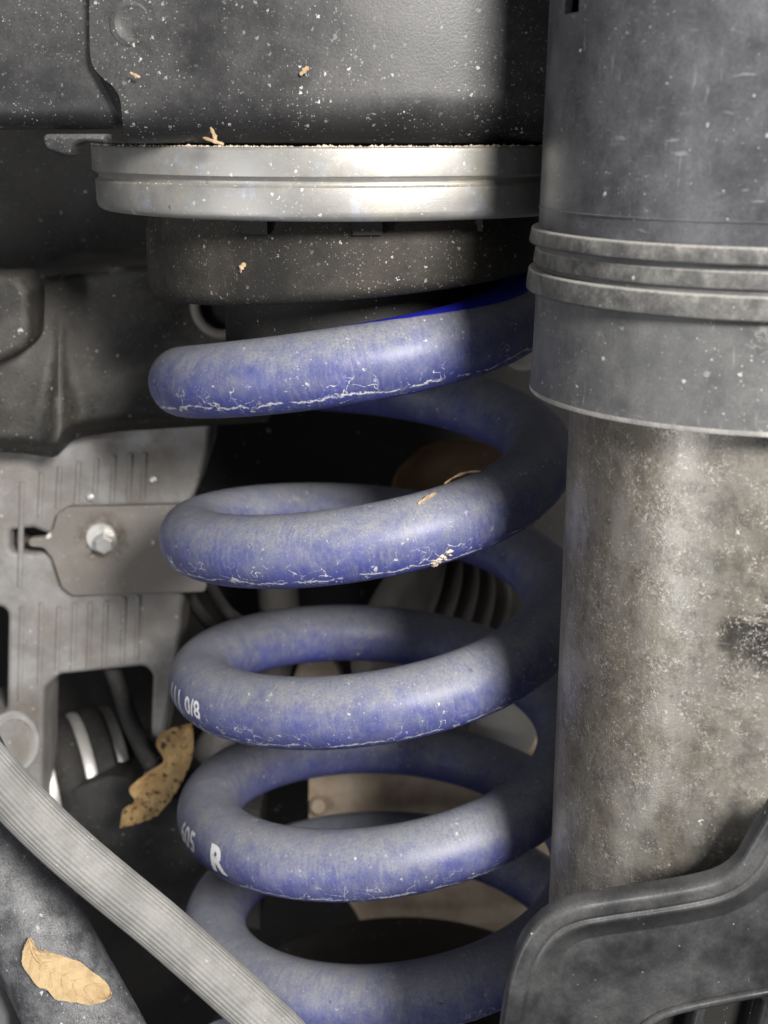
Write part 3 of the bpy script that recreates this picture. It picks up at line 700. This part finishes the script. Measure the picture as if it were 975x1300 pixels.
leaf('dry_leaf', zpx([(185, 200), (205, 230), (230, 265), (270, 280), (350, 300), (430, 325), (500, 350), (560, 400), (620, 440), (670, 490), (688, 548)], 0, 1150),
     zpx([(185, 200), (150, 260), (137, 310), (140, 370), (180, 430), (235, 500), (290, 520), (345, 580), (400, 590), (470, 600), (560, 610), (650, 590), (688, 548)], 0, 1150),
     zpx([(185, 200), (205, 290), (260, 360), (350, 415), (470, 475), (600, 535), (688, 548)], 0, 1150),
     arm_front, .9, M['leaf'], 'tan dry leaf lying on the rough black arm at the bottom left')
leaf('dry_leaf', zpx([(600, 190), (500, 210), (400, 255), (385, 330), (430, 420), (330, 490), (215, 590), (250, 670), (180, 720), (158, 835)], 120, 880),
     zpx([(600, 190), (615, 280), (605, 400), (570, 490), (540, 550), (500, 620), (440, 700), (380, 760), (270, 805), (158, 835)], 120, 880),
     zpx([(600, 190), (540, 300), (520, 420), (430, 540), (330, 650), (230, 760), (158, 835)], 120, 880),
     lambda x, y: 46+.04*(x-200), 2.2, M['leaf_spotted'], 'brown spotted dry leaf caught behind the spring above the ribbed hose', rot=5)

# ------------------------------------------------------------------ lower right foreground: black plastic bracket with raised rims
YP = -126
PB = thing('plastic_bracket', 'scuffed black plastic bracket with rounded rim in front of the shock tube', 'bracket', at(800, 1390, YP))
rim = [(640, 1430), (648, 1345), (656, 1288), (664, 1244), (677, 1209), (700, 1181), (730, 1166), (770, 1158), (850, 1146), (905, 1135), (935, 1122), (955, 1104), (968, 1082), (982, 1058), (1004, 1024)]
inner = [(775, 1430), (790, 1355), (806, 1316), (830, 1294), (860, 1282), (905, 1272), (950, 1263), (1010, 1253), (1060, 1245)]
panel = [(x, y) for x, y in rim]+[(1100, 1020)]+[(x, y) for x, y in reversed(inner)]
def dish(x, y): return 0
link_mesh('panel', plate([(x, y) for x, y in panel], YP+2.3, 2.6, .6, rad=1), M['plastic'], PB, 50)
def moulding(path, rows):
    vs, fs = [], []; n = len(path); m = len(rows)
    for i, p in enumerate(path):
        T = (path[min(i+2, n-1)]-path[max(i-2, 0)]).normalized(); N = V((T.z, 0, -T.x))
        for off, dy in rows: vs.append(p+N*off+V((0, dy, 0)))
    for i in range(n-1):
        for k in range(m-1): fs.append((i*m+k, (i+1)*m+k, (i+1)*m+k+1, i*m+k+1))
    me = pymesh('moulding', vs, fs); bm = bmesh.new(); bm.from_mesh(me); bmesh.ops.solidify(bm, geom=bm.faces[:], thickness=.7); bm.to_mesh(me); bm.free(); return me
rpath = spline([at(x, y, YP) for x, y in rim], 8)
link_mesh('rim', moulding(rpath, [(-2.3, 4.4), (-2.4, 1.6), (-2.2, .7), (-1.7, .2), (-.9, .05), (.2, .0), (.8, .05), (1.0, .25), (1.2, .6), (1.4, .6), (1.6, .2), (1.9, .02), (2.3, .1), (3.0, .5), (4.2, 1.2), (5.6, 1.9), (7.0, 2.4), (8.0, 2.8)]), M['plastic'], PB, 80)
# rim wall running back from the bead to the panel
def wall(path, d0, d1, t):
    vs, fs = [], []; n = len(path)
    for i, p in enumerate(path):
        T = (path[min(i+1, n-1)]-path[max(i-1, 0)]).normalized(); N = V((T.z, 0, -T.x))
        for a, b in ((d0, -t), (d0, t), (d1, t), (d1, -t)): vs.append(p+V((0, a, 0))+N*b)
    for i in range(n-1):
        for k in range(4): fs.append((i*4+k, i*4+(k+1) % 4, (i+1)*4+(k+1) % 4, (i+1)*4+k))
    return pymesh('wall', vs, fs)
ipath = spline([at(x, y, YP+2) for x, y in inner], 8)
link_mesh('inner_rim', sweep(ipath, .9, 20, ref=(0, 1, 0)), M['plastic'], PB, 70)
link_mesh('inner_wall', wall(ipath, .3, 8, .9), M['plastic'], PB, 40)
for px in (880, 962):
    q = [at(px+8-.25*(y-1270), y, YP+6) for y in (1262, 1290, 1330, 1400)]
    link_mesh('grille_bar', sweep(spline(q, 4), 1.5, 12, flat=2, ref=(1, 0, 0)), M['plastic'], PB, 60)
link_mesh('opening_shade_plate', plate([(640, 1250), (1080, 1150), (1080, 1440), (640, 1440)], YP+11, 2, .5), M['dark'], PB, 50)  # near-black plate paints the shade inside the grille opening

# ------------------------------------------------------------------ small debris
def crumb_mesh(pts):
    vs, fs = [], []
    for p, r in pts:
        b = len(vs); k = [V((1, 0, 0)), V((-1, 0, 0)), V((0, 1, 0)), V((0, -1, 0)), V((0, 0, 1)), V((0, 0, -1))]
        for v in k: vs.append(p+V((v.x*random.uniform(.5, 1.5), v.y*random.uniform(.5, 1.2), v.z*random.uniform(.4, 1)))*r)
        for a in (0, 1):
            for c in (2, 3):
                for d in (4, 5): fs.append((b+a, b+c, b+d))
    return pymesh('crumbs', vs, fs)
cr = []
for i in range(900):
    a = R(random.uniform(-172, -20)); rr = 63.4-abs(random.gauss(0, 1.1))-.35
    cr.append((V((AX+rr*math.cos(a), rr*math.sin(a), -4.15)), random.uniform(.10, .34)*random.choice((1, 1, 1, 1.8))))
for i in range(60):
    a = R(random.uniform(-170, -20)); cr.append((V((AX+62.3*math.cos(a), 62.3*math.sin(a), -12.1)), random.uniform(.1, .25)))
link_mesh('dirt_crumbs', crumb_mesh(cr), M['crumb'], smooth=0, label='pale dirt crumbs strewn along the top edge of the aluminium ring', cat='dirt', kind='stuff')
def straw(pts, r, label):
    q = spline(pts, 6); link_mesh('dry_straw', sweep(q, lambda f: r*.8*(.55+.6*math.sin(3.1*f))*(1+.25*math.sin(17*f)), 7, flat=.45), M['straw'], smooth=60, label=label, cat='straw', group='bits of straw', base=q[0])
def on_ring(px, dy, dz): p = at(px, 180, -64+dy); return V((p.x, p.y, -3.9+dz))
straw([on_ring(276, 0, .3), on_ring(273, -.8, 1.8), on_ring(268, -.5, 3.6)], .5, 'short brown straw sticking up steepest from the ring edge')
straw([on_ring(284, -.5, .3), on_ring(272, -1.2, .9), on_ring(258, -.6, 1.6)], .4, 'brown straw lying flattest on the ring edge')
def on_coil(s, ph, off): return sp_pt(s, R(ph), off)[0]
straw([on_coil(-.925, -104, .2), on_coil(-.912, -108, .9), on_coil(-.898, -108, .8), on_coil(-.89, -98, .2)], .35, 'thin curled straw on the crest of the second coil')
straw([on_coil(-.957, -62, .2), on_coil(-.948, -70, .35), on_coil(-.940, -76, .2)], .55, 'short yellowish straw chip on the second coil')
fl = []
for i in range(26):
    s = -.952+random.gauss(0, .0045); ph = 40+(s+.952)*-1500+random.gauss(0, 5); fl.append((on_coil(s, ph, .15), random.uniform(.3, .75)))
link_mesh('dirt_flake', crumb_mesh(fl), M['crumb'], smooth=0, label='pale crusty dirt flake stuck under the second coil', cat='dirt', base=fl[0][0])
lf = at(308, 338, -44); c2 = Vector((lf.x-AX, lf.y)); ang = math.atan2(-math.sqrt(51.3**2-(lf.x-AX)**2), lf.x-AX)
fp = V((lf.x, 51.5*math.sin(ang), lf.z))
straw([fp+V((-.3, 0, -1.2)), fp+V((0, -.4, 0)), fp+V((.9, -.3, .9))], .7, 'tiny reddish brown chip stuck on the rubber isolator')
wp = at(387, 91, -62); straw([wp+V((-1, -.2, -.6)), wp+V((0, -.5, .2)), wp+V((.8, -.2, .9))], .6, 'tiny tan plant flake stuck on the black tower above the ring')
wp = at(172, 96, -62); straw([wp+V((-1, -.3, .6)), wp+V((.2, -.6, 0)), wp+V((1, -.3, -.3))], .35, 'thin tan fleck stuck on the black tower beside the sheet edge')
for o in bpy.data.objects:
    if '_b' in o.keys(): del o['_b']
